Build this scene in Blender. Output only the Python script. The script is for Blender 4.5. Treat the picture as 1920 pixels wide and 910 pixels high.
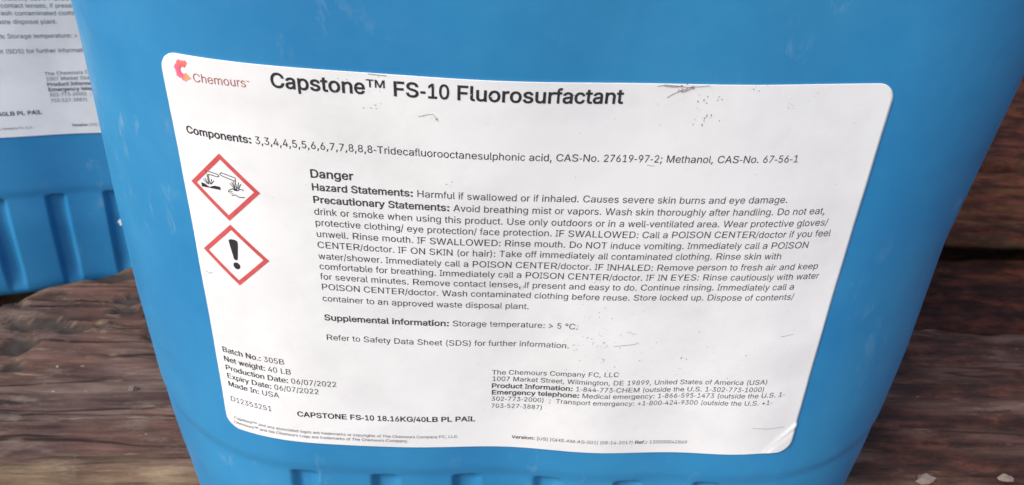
import bpy, math, random
import numpy as np
from mathutils import Matrix, Vector, noise, geometry

for _o in list(bpy.data.objects):
    bpy.data.objects.remove(_o)
scene = bpy.context.scene
COL = scene.collection
W = 0.20            # width of a pail's label in metres; shapes below are laid out in label widths
Z0 = 1.245          # height of the label datum above the board the front pail stands on
R = math.radians

# ------------------------------------------------------------------ camera
cam_d = bpy.data.cameras.new('camera')
cam = bpy.data.objects.new('camera', cam_d)
COL.objects.link(cam)
cr = ((0.99893221, 0.02590567, -0.03825355), (0.00030189, 0.82432152, 0.56612184), (0.04619899, -0.56552889, 0.8234335))
cam.matrix_world = Matrix(((cr[0][0], cr[0][2], -cr[0][1], -0.04159086 * W),
                           (cr[1][0], cr[1][2], -cr[1][1], -0.94680833 * W),
                           (cr[2][0], cr[2][2], -cr[2][1], (0.23948443 + Z0) * W),
                           (0, 0, 0, 1)))
cam_d.sensor_width = 36
cam_d.lens = 36 * 1464.82 / 1920
cam_d.clip_start = 0.01
cam_d.clip_end = 200
cam_d.dof.use_dof = True
cam_d.dof.focus_distance = 0.235
cam_d.dof.aperture_fstop = 24
scene.camera = cam

# ------------------------------------------------------------------ sky, sun, exposure
SUN_EL, SUN_AZ = R(46), R(231)      # azimuth clockwise from +Y: the light comes from the left, a little behind the camera
world = bpy.data.worlds.new('World')
scene.world = world
world.use_nodes = True
wn = world.node_tree
sky = wn.nodes.new('ShaderNodeTexSky')
sky.sky_type = 'NISHITA'
sky.sun_disc = False
sky.sun_elevation = SUN_EL
sky.sun_rotation = SUN_AZ
sky.air_density = 1.0
sky.dust_density = 4.0
sky.ozone_density = 1.0
wn.links.new(sky.outputs[0], wn.nodes['Background'].inputs[0])
wn.nodes['Background'].inputs[1].default_value = 0.15
sun_d = bpy.data.lights.new('sun', 'SUN')
sun_d.energy = 1.9
sun_d.angle = R(20)
sun_d.color = (1.0, 0.968, 0.93)
sun = bpy.data.objects.new('sun', sun_d)
COL.objects.link(sun)
sd = Vector((math.sin(SUN_AZ) * math.cos(SUN_EL), math.cos(SUN_AZ) * math.cos(SUN_EL), math.sin(SUN_EL)))
sun.rotation_euler = sd.to_track_quat('Z', 'Y').to_euler()
vs = scene.view_settings
vs.view_transform = 'Standard'
vs.look = 'None'
vs.gamma = 1.0
vs.use_curve_mapping = False
vs.exposure = 0.43


# ------------------------------------------------------------------ materials
def new_mat(name):
    m = bpy.data.materials.new(name)
    m.use_nodes = True
    nt = m.node_tree
    return m, nt, nt.nodes['Principled BSDF']


def nd(nt, kind, **kw):
    n = nt.nodes.new(kind)
    for k, v in kw.items():
        if k.startswith('i_'):
            n.inputs[int(k[2:]) if k[2:].isdigit() else k[2:].replace('_', ' ')].default_value = v
        else:
            setattr(n, k, v)
    return n


def ramp(nt, src, stops):
    r = nt.nodes.new('ShaderNodeValToRGB')
    e = r.color_ramp.elements
    while len(e) < len(stops):
        e.new(0.5)
    for el, (p, c) in zip(e, stops):
        el.position = p
        el.color = c if len(c) == 4 else (*c, 1)
    nt.links.new(src, r.inputs[0])
    return r.outputs[0]


def mixc(nt, fac, a, b):
    m = nt.nodes.new('ShaderNodeMix')
    m.data_type = 'RGBA'
    for s, i in ((fac, 0), (a, 6), (b, 7)):
        if isinstance(s, (int, float)):
            m.inputs[i].default_value = s
        elif isinstance(s, tuple):
            m.inputs[i].default_value = (*s, 1)
        else:
            nt.links.new(s, m.inputs[i])
    return m.outputs[2]


def coords(nt, scale=(1, 1, 1), rot=(0, 0, 0)):
    tc = nt.nodes.new('ShaderNodeTexCoord')
    mp = nt.nodes.new('ShaderNodeMapping')
    mp.inputs['Scale'].default_value = scale
    mp.inputs['Rotation'].default_value = rot
    nt.links.new(tc.outputs['Object'], mp.inputs[0])
    return mp.outputs[0]


def tex_noise(nt, vec, scale, detail=4, rough=0.55, dist=0.0):
    n = nd(nt, 'ShaderNodeTexNoise')
    n.inputs['Scale'].default_value = scale
    n.inputs['Detail'].default_value = detail
    n.inputs['Roughness'].default_value = rough
    n.inputs['Distortion'].default_value = dist
    nt.links.new(vec, n.inputs['Vector'])
    return n.outputs[0]


def mat_plastic():
    m, nt, b = new_mat('blue_pail_plastic')
    v = coords(nt)
    big = tex_noise(nt, v, 14, 6, 0.62)
    base = mixc(nt, ramp(nt, big, [(0.3, (0, 0, 0)), (0.7, (1, 1, 1))]), (0.018, 0.185, 0.42), (0.034, 0.245, 0.475))
    # pale dusty scuffs
    v2 = coords(nt, (1, 1, 0.45))
    sc = tex_noise(nt, v2, 130, 6, 0.7, 0.6)
    area = tex_noise(nt, v, 22, 2)
    mm = nd(nt, 'ShaderNodeMath', operation='MULTIPLY')
    nt.links.new(ramp(nt, sc, [(0.58, (0, 0, 0)), (0.74, (1, 1, 1))]), mm.inputs[0])
    nt.links.new(ramp(nt, area, [(0.46, (0, 0, 0)), (0.68, (0.45, 0.45, 0.45))]), mm.inputs[1])
    c = mixc(nt, mm.outputs[0], base, (0.42, 0.50, 0.55))
    # brown dirt dried on in small spots
    dirt = ramp(nt, tex_noise(nt, v, 75, 7, 0.7, 0.2), [(0.66, (0, 0, 0)), (0.74, (0.6,) * 3)])
    c = mixc(nt, dirt, c, (0.10, 0.11, 0.11))
    nt.links.new(c, b.inputs['Base Color'])
    nt.links.new(ramp(nt, tex_noise(nt, v, 45, 5, 0.65), [(0.3, (0.28,) * 3), (0.7, (0.55,) * 3)]), b.inputs['Roughness'])
    b.inputs['IOR'].default_value = 1.5
    bp = nd(nt, 'ShaderNodeBump')
    bp.inputs['Strength'].default_value = 0.10
    bp.inputs['Distance'].default_value = 0.002
    nt.links.new(tex_noise(nt, v, 60, 5, 0.6), bp.inputs['Height'])
    nt.links.new(bp.outputs[0], b.inputs['Normal'])
    return m


def mat_paper():
    m, nt, b = new_mat('white_label_stock')
    v = coords(nt)
    g = ramp(nt, tex_noise(nt, v, 26, 5, 0.65), [(0.42, (0, 0, 0)), (0.72, (0.7,) * 3)])
    c = mixc(nt, g, (0.785, 0.795, 0.80), (0.64, 0.645, 0.65))
    fine = ramp(nt, tex_noise(nt, v, 260, 6, 0.75, 0.4), [(0.66, (0, 0, 0)), (0.74, (1, 1, 1))])
    ar = ramp(nt, tex_noise(nt, v, 33, 3, 0.5), [(0.53, (0, 0, 0)), (0.65, (0.55,) * 3)])
    mm = nd(nt, 'ShaderNodeMath', operation='MULTIPLY')
    nt.links.new(fine, mm.inputs[0])
    nt.links.new(ar, mm.inputs[1])
    c = mixc(nt, mm.outputs[0], c, (0.36, 0.35, 0.34))
    nt.links.new(c, b.inputs['Base Color'])
    b.inputs['Roughness'].default_value = 0.42
    b.inputs['Specular IOR Level'].default_value = 0.35
    bp = nd(nt, 'ShaderNodeBump')
    bp.inputs['Strength'].default_value = 0.3
    bp.inputs['Distance'].default_value = 0.0012
    nt.links.new(tex_noise(nt, v, 38, 4, 0.55), bp.inputs['Height'])
    nt.links.new(bp.outputs[0], b.inputs['Normal'])
    return m


def mat_flat(name, col, rough=0.5):
    m, nt, b = new_mat(name)
    v = coords(nt)
    c = mixc(nt, ramp(nt, tex_noise(nt, v, 400, 3), [(0.35, (0, 0, 0)), (0.75, (1, 1, 1))]), tuple(x * 0.9 for x in col), tuple(min(1, x * 1.12 + 0.01) for x in col))
    nt.links.new(c, b.inputs['Base Color'])
    b.inputs['Roughness'].default_value = rough
    return m


def mat_wood(name, dark, mid, light, red, seed, dust=1.0, spec=0.15):
    m, nt, b = new_mat(name)
    v0 = coords(nt, (1, 1, 1), (0, 0, R(-2)))
    off = nd(nt, 'ShaderNodeVectorMath', operation='ADD')
    off.inputs[1].default_value = (seed * 3.1, seed * 1.7, seed)
    nt.links.new(v0, off.inputs[0])

    def stretched(x, y, z, scale, detail, rough, dist):
        st = nd(nt, 'ShaderNodeVectorMath', operation='MULTIPLY')
        st.inputs[1].default_value = (x, y, z)
        nt.links.new(off.outputs[0], st.inputs[0])
        return tex_noise(nt, st.outputs[0], scale, detail, rough, dist)
    grain = stretched(0.10, 1, 0.6, 110, 9, 0.72, 0.25)
    patch = stretched(0.55, 1, 1, 16, 5, 0.6, 0.3)
    c = ramp(nt, grain, [(0.33, dark), (0.47, mid), (0.68, light)])
    c2 = ramp(nt, grain, [(0.33, tuple(q * .6 for q in red)), (0.47, red), (0.68, tuple(min(1, q * 2.1) for q in red))])
    c = mixc(nt, ramp(nt, patch, [(0.44, (0, 0, 0)), (0.56, (1, 1, 1))]), c, c2)
    # drying cracks along the grain
    ck = stretched(0.05, 1, 0.5, 48, 3, 0.5, 0.15)
    c = mixc(nt, ramp(nt, ck, [(0.484, (0, 0, 0)), (0.497, (0.85,) * 3), (0.503, (0.85,) * 3), (0.516, (0, 0, 0))]), c, tuple(q * .5 for q in dark))
    # dark damp streaks
    damp = stretched(0.22, 1, 1, 34, 6, 0.66, 0.2)
    c = mixc(nt, ramp(nt, damp, [(0.50, (0, 0, 0)), (0.66, (0.8,) * 3)]), c, dark)
    # caked greyish dust in short smears
    smear = stretched(0.38, 1, 1, 75, 8, 0.74, 0.0)
    c = mixc(nt, ramp(nt, smear, [(0.54, (0, 0, 0)), (0.66, (0.65,) * 3)]), c, tuple(dust * q for q in (0.19, 0.155, 0.13)))
    # worn pale fibres and tiny bits of grit
    fib = stretched(0.10, 1, 0.5, 230, 5, 0.7, 0.1)
    c = mixc(nt, ramp(nt, fib, [(0.61, (0, 0, 0)), (0.70, (0.75,) * 3)]), c, tuple(dust * q for q in (0.34, 0.25, 0.17)))
    grit = stretched(0.6, 1, 1, 210, 3, 0.6, 0.0)
    c = mixc(nt, ramp(nt, grit, [(0.71, (0, 0, 0)), (0.75, (0.9,) * 3)]), c, tuple(dust * q for q in (0.48, 0.44, 0.38)))
    # bare splintered wood where the arrises have worn, and dark grey-brown hollows
    wa = nd(nt, 'ShaderNodeVertexColor')
    wa.layer_name = 'wear'  # red edge wear, green hollows, blue painted-in shade with damp red wood
    sp = nd(nt, 'ShaderNodeSeparateColor')
    nt.links.new(wa.outputs[0], sp.inputs[0])
    worn = ramp(nt, grain, [(0.35, tuple(dust * q for q in (0.12, 0.085, 0.055))), (0.62, tuple(dust * q for q in (0.36, 0.27, 0.17)))])
    c = mixc(nt, sp.outputs[0], c, worn)
    c = mixc(nt, sp.outputs[1], c, (0.050, 0.042, 0.038))
    c = mixc(nt, sp.outputs[2], c, mixc(nt, ramp(nt, smear, [(0.45, (0, 0, 0)), (0.6, (1, 1, 1))]), (0.020, 0.009, 0.008), (0.095, 0.030, 0.018)))  # blue channel: shade painted into the colour, along with damp red wood
    nt.links.new(c, b.inputs['Base Color'])
    b.inputs['Roughness'].default_value = 0.85
    b.inputs['Specular IOR Level'].default_value = spec
    bp = nd(nt, 'ShaderNodeBump')
    bp.inputs['Strength'].default_value = 0.8
    bp.inputs['Distance'].default_value = 0.0024
    nt.links.new(grain, bp.inputs['Height'])
    bp2 = nd(nt, 'ShaderNodeBump')
    bp2.inputs['Strength'].default_value = 0.6
    bp2.inputs['Distance'].default_value = 0.0025
    nt.links.new(smear, bp2.inputs['Height'])
    nt.links.new(bp.outputs[0], bp2.inputs['Normal'])
    nt.links.new(bp2.outputs[0], b.inputs['Normal'])
    return m


def mat_soil():
    m, nt, b = new_mat('dark_soil')
    v = coords(nt)
    nt.links.new(ramp(nt, tex_noise(nt, v, 30, 8, 0.7), [(0.3, (0.012, 0.010, 0.008)), (0.7, (0.05, 0.04, 0.032))]), b.inputs['Base Color'])
    b.inputs['Roughness'].default_value = 0.95
    return m


M_BLUE = mat_plastic()
M_PAPER = mat_paper()
M_BLACK = mat_flat('black_print', (0.022, 0.022, 0.026))
M_GREY = mat_flat('grey_print', (0.045, 0.045, 0.05))
M_RED = mat_flat('red_print', (0.58, 0.085, 0.09))
M_BRAND = mat_flat('muted_red_print', (0.40, 0.13, 0.12))
M_SMUDGE = mat_flat('grime', (0.27, 0.26, 0.25), 0.8)
M_RUST = mat_flat('rusty_grime', (0.30, 0.13, 0.11), 0.8)
M_BARE = mat_flat('bare_paper', (0.78, 0.78, 0.775), 0.6)
M_BLACKPL = mat_flat('black_plastic', (0.02, 0.02, 0.022), 0.4)
M_SOIL = mat_soil()
WOODS = [mat_wood('weathered_wood_mauve', (0.028, 0.017, 0.015), (0.098, 0.062, 0.054), (0.22, 0.155, 0.125), (0.098, 0.054, 0.043), 1.0),
         mat_wood('dark_wood_red', (0.006, 0.004, 0.004), (0.020, 0.011, 0.009), (0.055, 0.028, 0.018), (0.030, 0.012, 0.007), 5.3, .18, .05),  # much darker red-brown base colours, little gloss
         mat_wood('dark_wood_ochre', (0.009, 0.005, 0.004), (0.045, 0.022, 0.010), (0.15, 0.078, 0.028), (0.050, 0.018, 0.010), 9.1, .3, .05),  # dark brown to ochre base colours, little gloss
         mat_wood('near_black_wood', (0.006, 0.004, 0.005), (0.014, 0.009, 0.010), (0.032, 0.022, 0.022), (0.020, 0.010, 0.009), 12.7, .12, .08)]  # near-black base colours for the low boards at right


# ------------------------------------------------------------------ helpers
def link(name, verts, faces, mat, parent=None, smooth=False):
    me = bpy.data.meshes.new(name)
    me.from_pydata([tuple(map(float, v)) for v in verts], [], faces)
    me.materials.append(mat)
    if smooth:
        me.shade_smooth()
    me.update()
    o = bpy.data.objects.new(name, me)
    COL.objects.link(o)
    if parent:
        o.parent = parent
    return o


# ------------------------------------------------------------------ the pail's front face: u along the label, v down it
KU = np.array([-.5, -.4, -.3, -.15, 0, .15, .3, .4, .5])
ANG = np.array([-0.37716, -0.19468, -0.07286, -0.0442, 0.03895, 0.05546, 0.08672, 0.12434, 0.14533])
SHR = np.array([-0.03829, -0.04024, -0.03108, -0.01581, 0.00223, -0.02694, -0.02875, -0.05067, -0.05101])


def nat_spline(xs, ys, q):
    n = len(xs)
    h = np.diff(xs)
    A = np.zeros((n, n))
    b = np.zeros(n)
    A[0, 0] = A[-1, -1] = 1
    for i in range(1, n - 1):
        A[i, i - 1], A[i, i], A[i, i + 1] = h[i - 1], 2 * (h[i - 1] + h[i]), h[i]
        b[i] = 6 * ((ys[i + 1] - ys[i]) / h[i] - (ys[i] - ys[i - 1]) / h[i - 1])
    M = np.linalg.solve(A, b)
    i = np.clip(np.searchsorted(xs, q, side='right') - 1, 0, n - 2)
    a, c = xs[i + 1] - q, q - xs[i]
    return M[i] * a**3 / 6 / h[i] + M[i + 1] * c**3 / 6 / h[i] + (ys[i] / h[i] - M[i] * h[i] / 6) * a + (ys[i + 1] / h[i] - M[i + 1] * h[i] / 6) * c


SS = np.linspace(-.5, .5, 401)
TH = nat_spline(KU, ANG, SS)
GG = nat_spline(KU, SHR, SS)
# whole closed loop by arc length s (s = u on the label): arcs, sides and back appended to the measured face
RL, RR = 0.43, 0.375
DS = SS[1] - SS[0]


def build_loop():
    th = list(TH)
    right, t = [], TH[-1]
    while t < math.pi / 2:
        t += DS / RR
        right.append(t)
    left, t = [], TH[0]
    while t > -math.pi / 2:
        t -= DS / RL
        left.append(t)
    return np.array(left[::-1] + th + right), len(left)


TALL, NL = build_loop()
SA = (np.arange(len(TALL)) - NL) * DS          # s = u
XA = np.concatenate([[0], np.cumsum((np.cos(TALL)[1:] + np.cos(TALL)[:-1]) / 2 * DS)])
YA = np.concatenate([[0], np.cumsum((np.sin(TALL)[1:] + np.sin(TALL)[:-1]) / 2 * DS)])
XA -= XA[NL + 200]
YA -= YA[NL + 200]
BACK = 1.02
CX, CY = 0.03, 0.46                         # middle of the pail's footprint


def ext(s, arr):
    return np.interp(s, SA, arr)


def face(s, v):
    """point on the pail's outer skin for arc length s and depth v, in label widths"""
    s = np.asarray(s, float)
    v = np.asarray(v, float)
    s, v = np.broadcast_arrays(s, v)
    X, Y = ext(s, XA), ext(s, YA)
    sc = np.clip(s, 0, 1)
    vc = np.clip(v, 0.05, 1.0)
    fade = np.clip(1 - (np.abs(s - sc)) / 0.6, 0, 1)
    g = np.interp(sc - .5, SS, GG)
    Y = Y + fade * (g * (vc - .3) - 0.0451 * 0 + (-0.0450956) * (vc - .3)**2 + (-0.0115013) * (vc - .3) * (sc - .5))
    X = X + fade * 0.0161585 * (vc - .3) * (sc - .5)
    # the side walls swell a little towards the foot
    wr = np.clip((s - 1.0) / 0.25, 0, 1)
    wl = np.clip((-s) / 0.4, 0, 1)
    X = X + wr * np.interp(v, [.2, .5, .75, .95, 1.15], [0.024, .006, .014, .008, -.002]) - wl * np.interp(v, [.2, .5, .7, .95, 1.1, 1.185], [-.022, -.006, -.002, -.010, -.026, -.034])
    return np.stack([X, Y, -v], -1)


def local(P):
    """label-width coordinates to metres round the pail's base"""
    P = np.asarray(P, float)
    return (P - np.array([CX, CY, -Z0])) * W


def skin(u, v, lift=0.0):
    e = 1e-3
    P = face(u, v)
    du = face(np.asarray(u) + e, v) - face(np.asarray(u) - e, v)
    dv = face(u, np.asarray(v) + e) - face(u, np.asarray(v) - e)
    n = np.cross(dv, du)
    n /= np.linalg.norm(n, axis=-1, keepdims=True)
    n = np.where(n[..., 1:2] > 0.999, -n, n)
    if np.mean(n[..., 1]) > 0:
        n = -n
    return local(P + n * np.asarray(lift)[..., None] if np.ndim(lift) else P + n * lift)


# ------------------------------------------------------------------ pail body
GP, G0, GW = 0.1455, 0.1385, 0.040


def sstep(a, b, x):
    t = np.clip((x - a) / (b - a), 0, 1)
    return t * t * (3 - 2 * t)


def make_body():
    # columns: finely spaced near flute walls
    s_front = []
    s = SA[0]
    while s < SA[-1]:
        s_front.append(s)
        ph = (s - G0 + GP / 2) % GP - GP / 2
        s += 0.0035 if abs(abs(ph) - GW / 2) < 0.014 else 0.010
    s_front.append(SA[-1])
    s_front = np.array(s_front)
    xl, yl = XA[0], YA[0]
    xr, yr = XA[-1], YA[-1]
    rb = 0.36
    extra = []                                  # side right, back, side left (x, y, s-like phase)
    for y in np.linspace(yr, BACK - rb, 10)[1:]:
        extra.append((xr, y, 0))
    for a in np.linspace(0, math.pi / 2, 14)[1:]:
        extra.append((xr - rb + rb * math.cos(a), BACK - rb + rb * math.sin(a), 0))
    for x in np.linspace(xr - rb, xl + rb, 14)[1:]:
        extra.append((x, BACK, 0))
    for a in np.linspace(math.pi / 2, math.pi, 14)[1:]:
        extra.append((xl + rb + rb * math.cos(a), BACK - rb + rb * math.sin(a), 0))
    for y in np.linspace(BACK - rb, yl, 8)[1:-1]:
        extra.append((xl, y, 0))
    ex = np.array(extra)
    vrows = list(np.linspace(-0.06, 0.86, 24)) + [0.88, 0.89, 0.897, 0.904, 0.910, 0.914, 0.918, 0.922, 0.926, 0.931] + list(np.linspace(0.94, 1.13, 9)) + [1.15, 1.19, 1.215, 1.23, 1.24, 1.244, 1.245]
    rows = []
    ph = (s_front - G0 + GP / 2) % GP - GP / 2
    flute = (1 - sstep(GW / 2 - 0.009, GW / 2 + 0.008, np.abs(ph))) * ((s_front > 0.08) & (s_front < 0.93))
    for v in vrows:
        P = face(s_front, np.full(len(s_front), v))
        t = np.gradient(P, axis=0)
        n = np.stack([t[:, 1], -t[:, 0], np.zeros(len(t))], -1)
        n /= np.linalg.norm(n, axis=1, keepdims=True)
        d = 0.0035 * sstep(0.886, 0.920, v) + flute * 0.016 * sstep(0.912, 0.924, v) * (1 - sstep(1.18, 1.225, v))
        P = P - n * np.asarray(d)[:, None] if np.ndim(d) else P - n * d
        Q = np.column_stack([ex[:, 0], ex[:, 1], np.full(len(ex), -v)])
        # match the side-wall swelling where the arcs end
        Q[:, 0] += np.where(ex[:, 0] > CX, 1, -1) * 0.0
        L = np.vstack([P, Q])
        k = 0.0
        if v > 1.205:
            k = 0.03 * (1 - math.sqrt(max(0, 1 - ((v - 1.205) / 0.040)**2)))
        c = np.array([CX, CY])
        f = 1 - k / 0.7
        L[:, :2] = c + (L[:, :2] - c) * f
        rows.append(L)
    # shoulder above
    top = rows[0]
    up = []
    for i in range(1, 11):
        a = i / 10 * math.pi / 2
        L = top.copy()
        f = 1 - 0.20 * (1 - math.cos(a))
        L[:, :2] = np.array([CX, CY]) + (top[:, :2] - np.array([CX, CY])) * f
        L[:, 2] = 0.06 + 0.14 * math.sin(a)
        up.append(L)
    rows = up[::-1] + rows
    n = len(rows[0])
    V = np.vstack(rows)
    F = []
    for r in range(len(rows) - 1):
        for c in range(n):
            c2 = (c + 1) % n
            F.append((r * n + c, (r + 1) * n + c, (r + 1) * n + c2, r * n + c2))
    F.append(tuple(range(n))[::1])
    F.append(tuple(range((len(rows) - 1) * n, len(rows) * n))[::-1])
    me = link('body', local(V), F, M_BLUE, smooth=True)
    import bmesh
    bm = bmesh.new()
    bm.from_mesh(me.data)
    bmesh.ops.recalc_face_normals(bm, faces=bm.faces)
    bm.to_mesh(me.data)
    bm.free()
    me.data.shade_smooth()
    return me


def lathe(name, prof, centre, mat, parent, n=48, ridge=0.0):
    V, F = [], []
    for r, z in prof:
        for i in range(n):
            rr = r + (ridge if (i % 2 and r > 0.05) else 0)
            a = 2 * math.pi * i / n
            V.append((centre[0] + rr * math.cos(a), centre[1] + rr * math.sin(a), centre[2] + z))
    for j in range(len(prof) - 1):
        for i in range(n):
            F.append((j * n + i, j * n + (i + 1) % n, (j + 1) * n + (i + 1) % n, (j + 1) * n + i))
    F.append(tuple(range((len(prof) - 1) * n, len(prof) * n)))
    return link(name, local(V), F, mat, parent)


def tube(name, pts, rad, mat, parent, n=14):
    V, F = [], []
    pts = [Vector(p) for p in pts]
    for i, p in enumerate(pts):
        t = (pts[min(i + 1, len(pts) - 1)] - pts[max(i - 1, 0)]).normalized()
        a = t.cross(Vector((0, 1, 0))).normalized()
        b = t.cross(a)
        for k in range(n):
            w = 2 * math.pi * k / n
            V.append(p + a * rad * math.cos(w) + b * rad * math.sin(w))
    for i in range(len(pts) - 1):
        for k in range(n):
            F.append((i * n + k, i * n + (k + 1) % n, (i + 1) * n + (k + 1) % n, (i + 1) * n + k))
    F += [tuple(range(n))[::-1], tuple(range((len(pts) - 1) * n, len(pts) * n))]
    return link(name, local(V), F, mat, parent, True)


# ------------------------------------------------------------------ glyphs
REG = dict(zip(" !\"#$%&'()*+,-./:;<=>?", [278, 278, 355, 556, 556, 889, 667, 191, 333, 333, 389, 584, 278, 333, 278, 278, 278, 278, 584, 584, 584, 556]))
BLD = dict(REG)
for _c in "0123456789":
    REG[_c] = BLD[_c] = 556
REG.update(zip("ABCDEFGHIJKLMNOPQRSTUVWXYZ", [667, 667, 722, 722, 667, 611, 778, 722, 278, 500, 667, 556, 833, 722, 778, 667, 778, 722, 667, 611, 722, 667, 944, 667, 667, 611]))
REG.update(zip("abcdefghijklmnopqrstuvwxyz", [556, 556, 500, 556, 556, 278, 556, 556, 222, 222, 500, 222, 833, 556, 556, 556, 556, 333, 500, 278, 556, 500, 722, 500, 500, 500]))
BLD.update(zip("ABCDEFGHIJKLMNOPQRSTUVWXYZ", [722, 722, 722, 722, 667, 611, 778, 722, 278, 556, 722, 611, 833, 722, 778, 667, 778, 722, 667, 611, 722, 667, 944, 667, 667, 611]))
BLD.update(zip("abcdefghijklmnopqrstuvwxyz", [556, 611, 556, 611, 556, 333, 611, 611, 278, 278, 556, 278, 889, 611, 611, 611, 611, 389, 556, 333, 611, 556, 778, 556, 556, 500]))
BLD[':'] = 333
for _t in (REG, BLD):
    _t['['] = _t[']'] = 278
    _t['°'] = 400
    _t['™'] = 1000
FONT = None
try:
    FONT = bpy.data.fonts.load(bpy.utils.system_resource('DATAFILES') + '/fonts/Inter.woff2')   # ships with Blender
except Exception:
    FONT = None
_cu = bpy.data.curves.new('glyph', 'FONT')
if FONT:
    _cu.font = FONT
_cu.resolution_u = 4
_cu.fill_mode = 'NONE'
_go = bpy.data.objects.new('glyph', _cu)
COL.objects.link(_go)


def _outline(body):
    _cu.body = body
    dg = bpy.context.evaluated_depsgraph_get()
    dg.update()
    me = _go.evaluated_get(dg).to_mesh()
    V = [Vector(v.co[:2]) for v in me.vertices]
    E = [tuple(e.vertices) for e in me.edges]
    _go.evaluated_get(dg).to_mesh_clear()
    return V, E


def _glyph_mesh(body, grow):
    """filled outline of a glyph; grow moves its outline outward for bolder print"""
    V, E = _outline(body)
    if not V:
        return np.zeros((0, 2)), []
    # order the edges into loops, in index order (the outline's own direction)
    nxt = {}
    adj = {}
    for a, b in E:
        adj.setdefault(a, []).append(b)
        adj.setdefault(b, []).append(a)
    seen, loops = set(), []
    for st in range(len(V)):
        if st in seen or st not in adj:
            continue
        lp, cur, prev = [st], st, None
        seen.add(st)
        while True:
            c = [q for q in adj[cur] if q != prev]
            c = [q for q in c if q not in seen]
            if not c:
                break
            q = st + len(lp) if st + len(lp) in c else c[0]
            prev, cur = cur, q
            seen.add(q)
            lp.append(q)
        P = np.array([V[i][:] for i in lp])
        keep = [i for i in range(len(P)) if np.linalg.norm(P[i] - P[i - 1]) > 1e-4]
        P = P[keep]
        if len(P) > 2:
            loops.append(P)

    def wind(q, lps):
        w = np.zeros(len(q))
        for P in lps:
            A, B = P, np.roll(P, -1, 0)
            for a, b in zip(A, B):
                up = (a[1] <= q[:, 1]) & (b[1] > q[:, 1])
                dn = (a[1] > q[:, 1]) & (b[1] <= q[:, 1])
                cr_ = (b[0] - a[0]) * (q[:, 1] - a[1]) - (q[:, 0] - a[0]) * (b[1] - a[1])
                w += (up & (cr_ > 0)).astype(int) - (dn & (cr_ < 0)).astype(int)
        return w
    if grow:
        out = []
        for P in loops:
            t0 = P - np.roll(P, 1, 0)
            t1 = np.roll(P, -1, 0) - P
            t0 /= np.linalg.norm(t0, axis=1, keepdims=True)
            t1 /= np.linalg.norm(t1, axis=1, keepdims=True)
            n = np.stack([t0[:, 1] + t1[:, 1], -(t0[:, 0] + t1[:, 0])], 1)
            ln = np.linalg.norm(n, axis=1, keepdims=True) + 1e-9
            n /= ln
            k = np.clip(2 / np.maximum(ln, 1.0), 1, 1.6)
            mid = (P + np.roll(P, -1, 0)) / 2
            nn = np.stack([t1[:, 1], -t1[:, 0]], 1)
            inside = np.abs(wind(mid + nn * 2e-3, loops)) > 0
            sg = -1 if inside.mean() > .5 else 1
            out.append(P + n * k * grow * sg)
        loops = out
    pts, ed = [], []
    for P in loops:
        b0 = len(pts)
        pts += [Vector(p) for p in P]
        ed += [(b0 + i, b0 + (i + 1) % len(P)) for i in range(len(P))]
    rv, re, rf = geometry.delaunay_2d_cdt(pts, ed, [], 0, 1e-6)[:3]
    rv = np.array([v[:] for v in rv])
    F = [tuple(f) for f in rf]
    cen = np.array([rv[list(f)].mean(0) for f in F])
    w = wind(cen, loops)
    return rv, [f for f, k in zip(F, w) if abs(k) > 0]


_HH = _glyph_mesh('HH', 0)[0][:, 0].max()
CAP = _glyph_mesh('H', 0)[0][:, 1].max()
GL = {}


def glyph(c, weight):
    k = (c, weight)
    if k not in GL:
        V, F = _glyph_mesh(c, weight)
        a = _glyph_mesh('H' + c + 'H', 0)[0][:, 0].max() - _HH
        GL[k] = (V, F, a)
    return GL[k]


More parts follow.
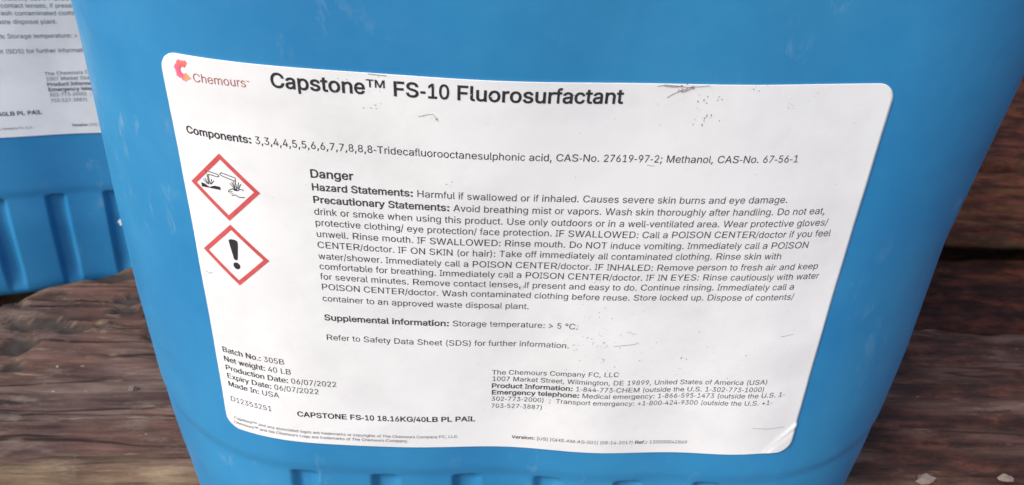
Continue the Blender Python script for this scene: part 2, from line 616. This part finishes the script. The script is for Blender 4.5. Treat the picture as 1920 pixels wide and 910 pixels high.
class Print:
    """flat print: collects shapes in label coordinates and lays them on the label's curved surface"""
    def __init__(self):
        self.V, self.F = [], []
        self.heavy = 0.016

    def poly(self, pts, faces=None):
        b = len(self.V)
        self.V += [tuple(p) for p in pts]
        for f in (faces or [tuple(range(len(pts)))]):
            self.F.append(tuple(b + i for i in f))

    def line(self, runs, u0, u1, v0, v1=None, em=None, dy=0):
        v1 = v0 if v1 is None else v1
        tot = sum((BLD if b else REG)[c] for t, b in runs for c in t) / 1000
        em = em or (u1 - u0) / tot
        span = em * tot
        sy = em * 0.718 / CAP
        u = u0
        for t, b in runs:
            tab = BLD if b else REG
            for c in t:
                adv = tab[c] / 1000 * em
                if c == '™':
                    for k_, ch in enumerate('TM'):
                        V, F, a = glyph(ch, 0.014)
                        w_ = em * (.40, .55)[k_]
                        base = v0 + (v1 - v0) * (u - u0) / span - em * .36
                        self.poly([(u + (0.03 * em, .42 * em)[k_] + x * w_ / a, base - y * sy * .52) for x, y in V], F)
                elif c == '-':
                    base = v0 + (v1 - v0) * (u - u0) / span
                    hb, ht = (.20, .325) if b else (.232, .305)
                    self.poly([(u + .044 * em, base - hb * em), (u + .289 * em, base - hb * em), (u + .289 * em, base - ht * em), (u + .044 * em, base - ht * em)])
                elif c != ' ':
                    V, F, a = glyph(c, self.heavy if b else 0.0)
                    sx = adv / a if a > 1e-4 else sy
                    base = v0 + (v1 - v0) * (u - u0) / span
                    self.poly([(u + x * sx, base - y * sy) for x, y in V], F)
                u += adv
        return u

    def stroke(self, pts, w, closed=False):
        src = [np.array(p, float) for p in pts]
        pts = []
        for i in range(len(src) if closed else len(src) - 1):
            a, b = src[i], src[(i + 1) % len(src)]
            k = max(1, int(np.linalg.norm(b - a) / .006))
            pts += [a + (b - a) * j / k for j in range(k)]
        if not closed:
            pts.append(src[-1])
        n = len(pts)
        L, Rr = [], []
        for i in range(n):
            a = pts[(i - 1) % n] if closed or i else pts[i]
            b = pts[(i + 1) % n] if closed or i < n - 1 else pts[i]
            t = b - a
            t = t / (np.linalg.norm(t) + 1e-12)
            nn = np.array([-t[1], t[0]]) * w / 2
            L.append(pts[i] + nn)
            Rr.append(pts[i] - nn)
        m = n if closed else n - 1
        self.poly(L + Rr, [(i, (i + 1) % n, n + (i + 1) % n, n + i) for i in range(m)])

    def build(self, name, mat, label, dv, lift=0.0018):
        A = np.array(self.V)
        P = skin(A[:, 0], A[:, 1] - dv, lift + lab_bump(A[:, 0], A[:, 1]))
        return link(name, P, self.F, mat, label)


# ------------------------------------------------------------------ the label
U0, U1, V0, V1 = 0.002, 1.003, 0.1575, 0.838
CA, CB = np.array([0.9478, 0.8400]), np.array([1.003, 0.776])     # crease across the lower right corner


def lab_bump(u, v):
    """how far the label stands off the pail beyond its own thickness"""
    t = (CB - CA) / np.linalg.norm(CB - CA)
    n = np.array([-t[1], t[0]])
    if np.dot(np.array([1.003, .838]) - CA, n) < 0:
        n = -n
    d = (np.asarray(u) - CA[0]) * n[0] + (np.asarray(v) - CA[1]) * n[1]
    al = np.clip(((np.asarray(u) - CA[0]) * t[0] + (np.asarray(v) - CA[1]) * t[1]) / np.linalg.norm(CB - CA), 0, 1)
    h = 0.0026 * (0.15 + 0.85 * al) * np.exp(-((d - 0.001) / (0.0014 + 0.0018 * al))**2) + np.where(d > 0, 0.0016 * sstep(0, 0.012, d), 0)
    h = h * FOLD[0]
    # faint waviness of the stuck paper
    h = h + 0.0004 * (1 + np.sin(np.asarray(u) * 23 + 2 * np.sin(np.asarray(v) * 9)) * np.sin(np.asarray(v) * 31 + 1.3))
    return h


FOLD = [1.0]


def make_label(root, dv, wrinkled):
    FOLD[0] = 1.0 if wrinkled else 0.0
    r = 0.026
    vs = np.concatenate([V0 + r * (1 - np.cos(np.linspace(0, math.pi / 2, 9))), np.linspace(V0 + r, V1 - 0.09, 60)[1:], np.linspace(V1 - 0.09, V1 - r, 22)[1:], V1 - r * (1 - np.cos(np.linspace(math.pi / 2, 0, 9)))[1:]])
    nu = 260
    rows = []
    for v in vs:
        d = max(0.0, (V0 + r) - v, v - (V1 - r))
        ins = r - math.sqrt(max(0.0, r * r - d * d))
        a = np.linspace(0, 1, nu)
        rows.append(np.column_stack([U0 + ins + (U1 - U0 - 2 * ins) * a, np.full(nu, v)]))
    A = np.vstack(rows)
    top = skin(A[:, 0], A[:, 1] - dv, 0.0014 + lab_bump(A[:, 0], A[:, 1]))
    nr = len(rows)
    F = [(i * nu + j, (i + 1) * nu + j, (i + 1) * nu + j + 1, i * nu + j + 1) for i in range(nr - 1) for j in range(nu - 1)]
    # cut edge of the paper
    rim = [j for j in range(nu)] + [i * nu + nu - 1 for i in range(1, nr)] + [(nr - 1) * nu + j for j in range(nu - 2, -1, -1)] + [i * nu for i in range(nr - 2, 0, -1)]
    low = skin(A[rim, 0], A[rim, 1] - dv, 0.0003 + 0.85 * lab_bump(A[rim, 0], A[rim, 1]))
    b = len(top)
    m = len(rim)
    V = np.vstack([top, low])
    F += [(rim[k], rim[(k + 1) % m], b + (k + 1) % m, b + k) for k in range(m)]
    lab = link('label', V, F, M_PAPER, root, smooth=True)

    def P():
        return Print()
    B, N = True, False
    t = P()
    t.line([("Capstone™ FS-10 Fluorosurfactant", B)], .1600, .6245, .1866, .1856)
    t.build('title_lettering', M_BLACK, lab, dv)
    t = P()
    t.line([("Components:", B)], .0233, .1235, .2725)
    t.line([("3,3,4,4,5,5,6,6,7,7,8,8,8-Tridecafluorooctanesulphonic acid, CAS-No. 27619-97-2; Methanol, CAS-No. 67-56-1", N)], .1276, 0, .2722, em=.01554)
    t.build('components_lettering', M_BLACK, lab, dv)
    t = P()
    EM, UL = .01548, .2012
    t.line([("Danger", B)], .2007, .2622, .3166)
    t.line([("Hazard Statements:", B), (" Harmful if swallowed or if inhaled. Causes severe skin burns and eye damage.", N)], UL, 0, .3370, .3375, em=EM)
    t.line([("Precautionary Statements:", B), (" Avoid breathing mist or vapors. Wash skin thoroughly after handling. Do not eat,", N)], UL, 0, .3575, em=EM)
    body = [("drink or smoke when using this product. Use only outdoors or in a well-ventilated area. Wear protective gloves/", .3773),
            ("protective clothing/ eye protection/ face protection. IF SWALLOWED: Call a POISON CENTER/doctor if you feel", .3960),
            ("unwell. Rinse mouth. IF SWALLOWED: Rinse mouth. Do NOT induce vomiting. Immediately call a POISON", .4153),
            ("CENTER/doctor. IF ON SKIN (or hair): Take off immediately all contaminated clothing. Rinse skin with", .4343),
            ("water/shower. Immediately call a POISON CENTER/doctor. IF INHALED: Remove person to fresh air and keep", .4540),
            ("comfortable for breathing. Immediately call a POISON CENTER/doctor. IF IN EYES: Rinse cautiously with water", .4723),
            ("for several minutes. Remove contact lenses, if present and easy to do. Continue rinsing. Immediately call a", .4909),
            ("POISON CENTER/doctor. Wash contaminated clothing before reuse. Store locked up. Dispose of contents/", .5100),
            ("container to an approved waste disposal plant.", .5318)]
    for s, v in body:
        t.line([(s, N)], UL, 0, v, em=EM)
    t.build('hazard_lettering', M_GREY, lab, dv)
    t = P()
    t.line([("Supplemental information:", B), (" Storage temperature: > 5 °C.", N)], UL, 0, .5686, em=EM)
    t.line([("Refer to Safety Data Sheet (SDS) for further information.", N)], UL, 0, .6080, em=EM)
    t.build('storage_lettering', M_GREY, lab, dv)
    t = P()
    for s, v in (("Batch No.: 305B", .6675), ("Net weight: 40 LB", .6872), ("Production Date: 06/07/2022", .7062), ("Expiry Date: 06/07/2022", .7243), ("Made In: USA", .7418), ("D12353251", .7752)):
        t.line([(s, N)], .0165, 0, v, em=.0154)
        if s[0] != 'D':
            k = s.index(':') + 1
            t.line([(s[:k], N)], .0171, 0, v - .0003, em=.0154)      # the captions are printed heavier
    t.build('batch_lettering', M_GREY, lab, dv)
    t = P()
    t.line([("CAPSTONE FS-10 18.16KG/40LB PL PAIL", B)], .1398, .4425, .7779, .7760)
    t.build('pack_size_lettering', M_BLACK, lab, dv)
    t = P()
    t.line([("The Chemours Company FC, LLC", N)], .4665, .6756, .6700, .6640)
    t.line([("1007 Market Street, Wilmington, DE 19899, United States of America (USA)", N)], .4672, .9291, .6838, .6802)
    t.line([("Product Information:", B), (" 1-844-773-CHEM (outside the U.S. 1-302-773-1000)", N)], .4669, .9267, .6992, .6960)
    t.line([("Emergency telephone:", B), (" Medical emergency: 1-866-595-1473 (outside the U.S. 1-", N)], .4672, .9659, .7138, .7093)
    t.line([("302-773-2000)  ;  Transport emergency: +1-800-424-9300 (outside the U.S. +1-", N)], .4675, .9471, .7285, .7255)
    t.line([("703-527-3887)", N)], .4675, 0, .7445, em=.01335)
    t.build('company_lettering', M_GREY, lab, dv)
    t = P()
    t.line([("Capstone™ and any associated logos are trademarks or copyrights of The Chemours Company FC, LLC.", N)], .0186, .4144, .8155)
    t.line([("Chemours™ and the Chemours Logo are trademarks of The Chemours Company.", N)], .0167, .3281, .8265, .8255)
    t.line([("Version:", B), (" [US] [GHS-AM-AS-001] [08-14-2017] ", N), ("Ref.:", B), (" 130000042869", N)], .506, .8137, .8162)
    t.build('footer_lettering', M_GREY, lab, dv)
    t = P()
    t.line([("Chemours", N)], .0493, .1265, .1930, .1905)
    t.line([("™", N)], .1268, .1310, .1845)
    t.build('brand_lettering', M_BRAND, lab, dv)
    # emblem: a fat open ring, print colour running from red through pink to orange
    cu_, cv_ = .0365, .1792
    V, F, C = [], [], []
    n, m = 64, 8
    rnd = random.Random(4)
    for i in range(n + 1):
        a = R(52) + R(268) * i / n
        for j in range(m + 1):
            ri, ro = .0046, .0136 + .0009 * math.sin(a * 7) + .0006 * math.sin(a * 17 + 1)
            q = ri + (ro - ri) * j / m
            V.append((cu_ + q * math.cos(a) * .95, cv_ - q * math.sin(a) * 1.05))
            f = i / n
            red, pink, orange = np.array([.80, .13, .08]), np.array([.74, .09, .20]), np.array([.86, .30, .11])
            col = red + (pink - red) * min(1, f * 2) if f < .5 else pink + (orange - pink) * sstep(.74, .86, f)
            col = col + (1 - col) * .10 * (j / m)
            C.append(col)
    for i in range(n):
        for j in range(m):
            F.append((i * (m + 1) + j, (i + 1) * (m + 1) + j, (i + 1) * (m + 1) + j + 1, i * (m + 1) + j + 1))
    em_ = P()
    em_.poly(V, F)
    eo = em_.build('brand_emblem', M_EMBLEM, lab, dv, 0.0019)
    ca = eo.data.color_attributes.new('print_colour', 'FLOAT_COLOR', 'POINT')
    for i, c in enumerate(C):
        ca.data[i].color = (*c, 1)
    # hazard pictograms
    for k, (gu, gv, gh) in enumerate(((.0704, .3505, .0537), (.0705, .4663, .0537))):
        ring = P()
        o_, i_ = gh + .001, gh * .845
        q, dirs = [], [(0, -1), (1, 0), (0, 1), (-1, 0)]
        for rad in (o_, i_):
            for c4 in range(4):
                for f in range(10):
                    a4, b4 = dirs[c4], dirs[(c4 + 1) % 4]
                    q.append((gu + rad * (a4[0] + (b4[0] - a4[0]) * f / 10), gv + rad * (a4[1] + (b4[1] - a4[1]) * f / 10)))
        ring.poly(q, [(f, (f + 1) % 40, 40 + (f + 1) % 40, 40 + f) for f in range(40)])
        ring.build('hazard_diamond', M_RED, lab, dv)

        def L(x, y):
            return (gu + x * gh, gv - y * gh)
        s = P()
        if k == 0:
            w = .0013
            s.stroke([L(-.50, .34), L(-.50, .43), L(-.16, .38), L(-.11, .34), L(-.16, .30), L(-.43, .33)], w)
            s.stroke([L(-.47, .33), L(-.47, .02)], w)
            s.stroke([L(-.43, .33), L(-.44, .05)], w * .6)
            s.stroke([L(-.08, .40), L(-.03, .45), L(.36, .36), L(.36, .27), L(.28, .27), L(-.03, .36)], w, True)
            s.stroke([L(.34, .27), L(.36, -.02)], w)
            s.stroke([L(.29, .25), L(.32, 0.0)], w * .6)
            for dx, dy in ((-.62, .16), (-.56, .20), (-.35, .20), (-.29, .16)):
                s.stroke([L(dx, dy), L(-.46 + (dx + .46) * .35, .03)], w * .8)
            for dx, dy in ((.18, .18), (.24, .22), (.44, .24), (.50, .20)):
                s.stroke([L(dx, dy), L(.35 + (dx - .35) * .4, .04)], w * .8)
            s.poly([L(-.70, .03), L(-.60, .02), L(-.52, -.03), L(-.45, -.06), L(-.38, -.02), L(-.30, .01), L(-.13, .01), L(-.13, -.09), L(-.70, -.09)],
                   [(0, 1, 2, 3, 4, 5, 6, 7, 8)])
            s.stroke([L(.56, .02), L(.44, .04), L(.40, -.01), L(.31, -.03), L(.24, .02), L(.12, -.05), L(.09, -.10), L(.22, -.07), L(.14, -.15), L(.24, -.12), L(.18, -.20), L(.30, -.16), L(.40, -.22), L(.56, -.20)], w)
            s.poly([L(.22, .01), L(.30, -.04), L(.38, -.01), L(.30, .04)])
            s.build('corrosion_symbol', M_BLACK, lab, dv)
        else:
            s.poly([L(-.13, .50), L(-.05, .535), L(.05, .535), L(.13, .50), L(.135, .40), L(.055, -.13), L(0, -.16), L(-.055, -.13), L(-.135, .40)])
            s.poly([L(.105 * math.cos(a), -.345 + .115 * math.sin(a)) for a in np.linspace(0, 2 * math.pi, 20)[:-1]])
            s.build('exclamation_symbol', M_BLACK, lab, dv)
    if wrinkled:
        grime(lab, dv)
    return lab


def px(x, y):
    """label coordinates of marks noted on the label (Newton steps on the measured face)"""
    Rm = np.array([[cr[i][0], cr[i][1], cr[i][2]] for i in range(3)])
    C0 = np.array([-0.04159086, -0.94680833, 0.23948443])

    def F(q):
        P = face(q[0], q[1])
        c = (P - C0) @ Rm
        return np.array([960 + 1464.82 * c[0] / c[1] - x, 455 - 1464.82 * c[2] / c[1] - y])
    q = np.array([.5, .5])
    for _ in range(14):
        r = F(q)
        J = np.stack([(F(q + e) - r) / 1e-4 for e in (np.array([1e-4, 0]), np.array([0, 1e-4]))], 1)
        q = q - np.clip(np.linalg.solve(J, r), -.2, .2)
    return q


def blob(pr, c, r, rnd, squash=1.0, n=7):
    ph = rnd.random() * 6
    pr.poly([(c[0] + r * (0.6 + 0.7 * rnd.random()) * math.cos(ph + 6.283 * i / n), c[1] + squash * r * (0.6 + 0.7 * rnd.random()) * math.sin(ph + 6.283 * i / n)) for i in range(n)])


def grime(lab, dv):
    rnd = random.Random(11)
    g = Print()
    # specks below the paragraph
    for _ in range(190):
        c = px(rnd.gauss(1118, 34), rnd.gauss(642, 36))
        if V0 + .01 < c[1] < V1 - .01:
            blob(g, c, .0003 + .0008 * rnd.random()**4, rnd)
    for _ in range(70):
        c = px(rnd.uniform(1180, 1480), rnd.gauss(680, 30))
        blob(g, c, .00035 + .0008 * rnd.random()**3, rnd)
    # along the top edge
    for _ in range(60):
        x = rnd.choice([rnd.gauss(1290, 60), rnd.gauss(715, 30), rnd.uniform(560, 1500)])
        c = px(x, 300)
        c = (c[0], V0 + .002 + abs(rnd.gauss(0, .012)))
        blob(g, c, .0003 + .0009 * rnd.random()**3, rnd, .7)
    for _ in range(22):
        c = px(rnd.gauss(1320, 9), rnd.uniform(175, 235))
        blob(g, c, .0003 + .0005 * rnd.random(), rnd, 2.2)
    for _ in range(150):
        blob(g, (rnd.uniform(.14, .98), rnd.uniform(V0 + .01, V1 - .01)), .0003 + .0004 * rnd.random()**3, rnd)
    for a in ([(1150, 648), (1170, 646), (1190, 644), (1197, 641)], [(1463, 630), (1475, 628), (1486, 625)], [(1410, 802), (1440, 803), (1470, 799)],
              [(785, 218), (800, 214), (812, 213), (817, 220), (822, 226)], [(1212, 308), (1226, 310)], [(388, 505), (394, 511), (400, 509)],
              [(1232, 161), (1250, 158), (1290, 163), (1330, 160)], [(1250, 182), (1264, 174), (1282, 167), (1300, 160)], [(690, 137), (706, 139), (725, 141)]):
        g.stroke([px(*q) for q in a], .0006 + .0004 * rnd.random())
    for c, n, s in (((1183, 624), 9, 5), ((816, 222), 6, 4), ((975, 538), 12, 6), ((1420, 165), 8, 18), ((1490, 198), 5, 8), ((845, 345), 5, 6), ((700, 195), 8, 8)):
        for _ in range(n):
            blob(g, px(rnd.gauss(c[0], s), rnd.gauss(c[1], s * .6)), .0004 + .0006 * rnd.random(), rnd, .8)
    g.build('grime_specks', M_SMUDGE, lab, dv, .0021)['kind'] = 'stuff'
    r = Print()
    for a in ([(1278, 172), (1290, 168), (1302, 161)], [(1245, 160), (1262, 162), (1280, 160)]):
        r.stroke([px(*q) for q in a], .0009)
    for _ in range(12):
        blob(r, px(rnd.gauss(1285, 16), rnd.gauss(166, 5)), .0009, rnd, .7)
    r.build('rusty_scuff', M_RUST, lab, dv, .0022)
    # tiny chips where the print has rubbed off
    w = Print()
    for c, s, n in (((1205, 561), 12, 6), ((938, 519), 8, 4), ((1055, 655), 6, 2), ((915, 608), 10, 4), ((1012, 611), 6, 3), ((1120, 523), 7, 3), ((1000, 765), 14, 4),
                    ((1330, 745), 30, 8), ((1290, 775), 30, 6), ((1380, 757), 30, 6), ((960, 180), 60, 4), ((815, 166), 6, 1), ((1140, 188), 4, 2), ((520, 800), 60, 10), ((700, 812), 60, 12), ((1050, 820), 60, 8)):
        for _ in range(n):
            blob(w, px(rnd.gauss(c[0], s), rnd.gauss(c[1], 4)), .0007 + .0012 * rnd.random(), rnd, .6)
    w.build('rubbed_patches', M_BARE, lab, dv, .0023)['kind'] = 'stuff'


def mat_emblem():
    m, nt, b = new_mat('emblem_print')
    a = nd(nt, 'ShaderNodeVertexColor')
    a.layer_name = 'print_colour'
    nt.links.new(a.outputs[0], b.inputs['Base Color'])
    b.inputs['Roughness'].default_value = 0.5
    return m


M_EMBLEM = mat_emblem()


# ------------------------------------------------------------------ setting: ground and the timber platform
g = link('ground', [(-30, -30, -0.24), (30, -30, -0.24), (30, 30, -0.24), (-30, 30, -0.24)], [(0, 1, 2, 3)], M_SOIL)
g['kind'] = 'structure'

deck = bpy.data.objects.new('timber_platform', None)
COL.objects.link(deck)
deck['label'] = 'weathered reddish-brown timber boards the blue pails stand on'
deck['category'] = 'platform'


def plank(x0, x1, y0, y1, top, thick, seed, mat, rough=1.0, chamfer=None, nx=420, ny=64, label=None):
    """one rough board: wandering edges, split grain and chipped arrises"""
    V, F, WR = [], [], []
    so = Vector((seed * 7.3, seed * 2.1, seed))
    for i in range(nx + 1):
        a = i / nx
        x = x0 + (x1 - x0) * a
        e0 = y0 + 0.030 * rough * noise.noise(Vector((x * 2.2, 0, 0)) + so) + 0.012 * rough * noise.noise(Vector((x * 9, 4, 0)) + so)
        e1 = y1 + 0.030 * rough * noise.noise(Vector((x * 2.2, 9, 0)) + so) + 0.012 * rough * noise.noise(Vector((x * 9, 7, 0)) + so)
        if chamfer:
            e1 = min(e1, chamfer(x) + 0.012 * noise.noise(Vector((x * 14, 3, 1)) + so))
        for j in range(ny + 1):
            t = j / ny
            y = e0 + (e1 - e0) * (0.5 - 0.5 * math.cos(math.pi * t)) if False else e0 + (e1 - e0) * t
            dist = min(t, 1 - t) * (e1 - e0)
            de = min(dist, (x - x0) if x0 > -2.9 else 9)
            z = 0.006 * noise.noise(Vector((x * 1.4, y * 14, 2)) + so) + 0.0045 * noise.noise(Vector((x * 3, y * 55, 5)) + so) + 0.004 * rough * noise.noise(Vector((x * 12, y * 30, 8)) + so)
            wear = 0.028 + 0.022 * noise.noise(Vector((x * 7, y * 5, 11)) + so)
            if de < wear:
                z -= (1 - de / wear)**1.5 * 0.03
            edge = max(0.0, 1 - de / (wear * 1.9)) * min(1, max(0, 0.75 + 1.3 * noise.noise(Vector((x * 8, y * 22, 31)) + so)))
            hol = 0.0
            chip_ = noise.noise(Vector((x * 9, y * 17, 21)) + so)
            if chip_ > 0.16 and (e1 - y) < 0.42 and x < -0.7:
                hol = min(1.0, (chip_ - 0.16) * 9)
                if chip_ < 0.21:
                    edge = max(edge, 0.7 * min(1, max(0, 0.6 + 2 * noise.noise(Vector((x * 25, y * 50, 41)) + so))))
                z -= min(0.020, (chip_ - 0.16) * 0.22) * (0.7 + 0.6 * noise.noise(Vector((x * 30, y * 60, 71)) + so))
            xx = x
            if i == 0:
                xx += 0.03 * noise.noise(Vector((0, y * 7, 3)) + so)
            V.append((xx, y, top + z))
            shade_damp = 0.78 * float(sstep(.45, 1.0, x + 0.25 * noise.noise(Vector((x * 2, y * 5, 51)) + so))) * min(1, max(0, 0.85 + 0.9 * noise.noise(Vector((x * 5, y * 14, 61)) + so)))  # shade right of the front pail painted in, with some damp red wood
            WR.append((edge, hol, shade_damp))
    n = ny + 1
    for i in range(nx):
        for j in range(ny):
            F.append((i * n + j, (i + 1) * n + j, (i + 1) * n + j + 1, i * n + j + 1))
    rim = [i * n for i in range(nx + 1)] + [nx * n + j for j in range(1, n)] + [i * n + ny for i in range(nx - 1, -1, -1)] + [j for j in range(ny - 1, 0, -1)]
    b = len(V)
    for k in rim:
        V.append((V[k][0], V[k][1], top - thick))
        WR.append((0.15, 0, 0))
    m = len(rim)
    F += [(rim[(k + 1) % m], rim[k], b + k, b + (k + 1) % m) for k in range(m)]
    F.append(tuple(b + k for k in range(m))[::-1])
    Vm = [(x * W, y * W, (z + Z0) * W) for x, y, z in V]
    o = link('plank', Vm, F, mat, deck, smooth=True)
    at = o.data.color_attributes.new('wear', 'FLOAT_COLOR', 'POINT')  # holds edge wear, hollows and the painted-in shade
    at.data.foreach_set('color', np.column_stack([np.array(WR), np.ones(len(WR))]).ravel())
    if label:
        o['label'] = label
    return o


def back_edge(x):
    return float(np.interp(x, [-1.53, -1.46, -1.43, -1.355, -1.25, -1.155, -1.0, 0.6, 1.0, 3.0], [0.62, 0.77, 0.86, 0.925, 0.975, 1.03, 1.06, 1.06, 0.86, 0.83]))


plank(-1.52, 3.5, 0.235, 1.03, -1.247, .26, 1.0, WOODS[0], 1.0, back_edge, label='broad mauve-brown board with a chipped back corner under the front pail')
plank(-3.0, 3.5, -0.75, 0.195, -1.255, .26, 2.0, WOODS[0])
plank(-3.0, 0.7, 1.09, 1.50, -1.37, .18, 3.0, WOODS[1])
plank(0.78, 4.0, 1.0, 1.62, -1.50, .10, 13.0, WOODS[3])
plank(0.78, 4.0, 1.66, 2.3, -1.53, .10, 14.0, WOODS[3])
plank(-3.0, 4.4, 1.56, 2.12, -1.37, .055, 4.0, WOODS[2])
plank(-3.0, 4.9, 2.17, 2.70, -1.365, .18, 5.0, WOODS[1])
plank(-3.0, 5.6, 2.74, 3.35, -1.37, .18, 6.0, WOODS[1])
plank(-3.0, 6.2, 3.39, 4.10, -1.36, .18, 7.0, WOODS[1])
plank(-3.0, 6.9, 4.15, 4.80, -1.37, .18, 8.0, WOODS[1])
plank(-3.0, 7.5, 4.85, 5.60, -1.37, .18, 9.0, WOODS[1])

# ------------------------------------------------------------------ the two pails
BODY = make_body()


def make_pail(matrix, label, dv, wrinkled):
    root = bpy.data.objects.new('plastic_pail', None)
    COL.objects.link(root)
    root.matrix_world = matrix
    root['label'] = label
    root['category'] = 'pail'
    root['group'] = 'blue plastic pails on the timber boards'
    if BODY.parent is None:
        b = BODY
    else:
        b = BODY.copy()
        COL.objects.link(b)
    b.parent = root
    lathe('screw_cap', [(.15, .19), (.15, .21), (.15, .30), (.14, .315), (.001, .318)], (CX + .38, CY, 0), M_BLACKPL, root, ridge=.006)
    arc = [(CX - .45 + .9 * k / 20 * .7, CY, .16 + .16 * math.sin(math.pi * k / 20)**.5) for k in range(21)]
    tube('handle', arc, .035, M_BLUE, root)
    make_label(root, dv, wrinkled)
    return root


def T(x, y, z):
    return Matrix.Translation((x * W, y * W, z * W))


front = make_pail(T(CX, CY, 0), 'large blue pail in front, its white fluorosurfactant label facing the camera', 0.0, True)
tx, ty, rz, tz, ra, rb_ = -1.24645442, 1.00020107, 0.35384673, 0.04664667, -0.01219179, 0.07289696
NDV = 0.107
nm = T(0, 0, Z0) @ T(tx, ty, tz) @ Matrix.Rotation(rz, 4, 'Z') @ T(0, 0, -1.25) @ Matrix.Rotation(rb_, 4, 'Y') @ Matrix.Rotation(ra, 4, 'X') @ T(0, 0, 1.25) @ T(0, 0, -NDV) @ T(CX, CY, -Z0)
back = make_pail(nm, 'blue pail behind at left, cut off by the frame with half its label showing', NDV, False)

def ground_at(x, y, z=-1.235):
    d = np.array([[cr[i][0], cr[i][1], cr[i][2]] for i in range(3)]) @ np.array([(x - 960) / 1464.82, 1, -(y - 455) / 1464.82])
    c0 = np.array([-0.04159086, -0.94680833, 0.23948443])
    return c0 + d * (z - c0[2]) / d[2]


def flake(x, y, r, lab_, seed):
    rnd = random.Random(seed)
    c = ground_at(x, y)
    n = 9
    V = []
    for h in (0.0, 0.010):
        for i in range(n):
            a = 6.283 * i / n
            rr = r * (.65 + .6 * rnd.random()) * (1 if h == 0 else .8)
            V.append((rr * math.cos(a) * 1.5 * W, rr * math.sin(a) * .8 * W, (h + .004 * rnd.random()) * W))
    F = [(i, (i + 1) % n, n + (i + 1) % n, n + i) for i in range(n)] + [tuple(range(n, 2 * n)), tuple(range(n))[::-1]]
    o = link('wood_chip', V, F, M_CHIP)
    o.location = (c[0] * W, c[1] * W, (-1.243 + Z0) * W)
    o['label'] = lab_
    o['category'] = 'wood chip'
    o['group'] = 'pale chips lying on the front board'


M_CHIP = mat_flat('pale_split_wood', (0.20, 0.155, 0.13), 0.9)
flake(1737, 897, .017, 'larger pale chip on the dark red board at the bottom right', 1)
flake(1886, 895, .012, 'small pale chip nearest the lower right corner of the picture', 2)
flake(248, 727, .007, 'tiny pale chip on the board to the left of the front pail', 5)

# small white spot on the rear pail beside the front pail's edge
chip = Print()  # the white spot
_r = random.Random(3)
blob(chip, (.588, 1.01), .0085, _r, 1.2, 9)
FOLD[0] = 0
chip.build('white_spot', M_BARE, back, 0.0, 0.012)

bpy.data.objects.remove(_go)
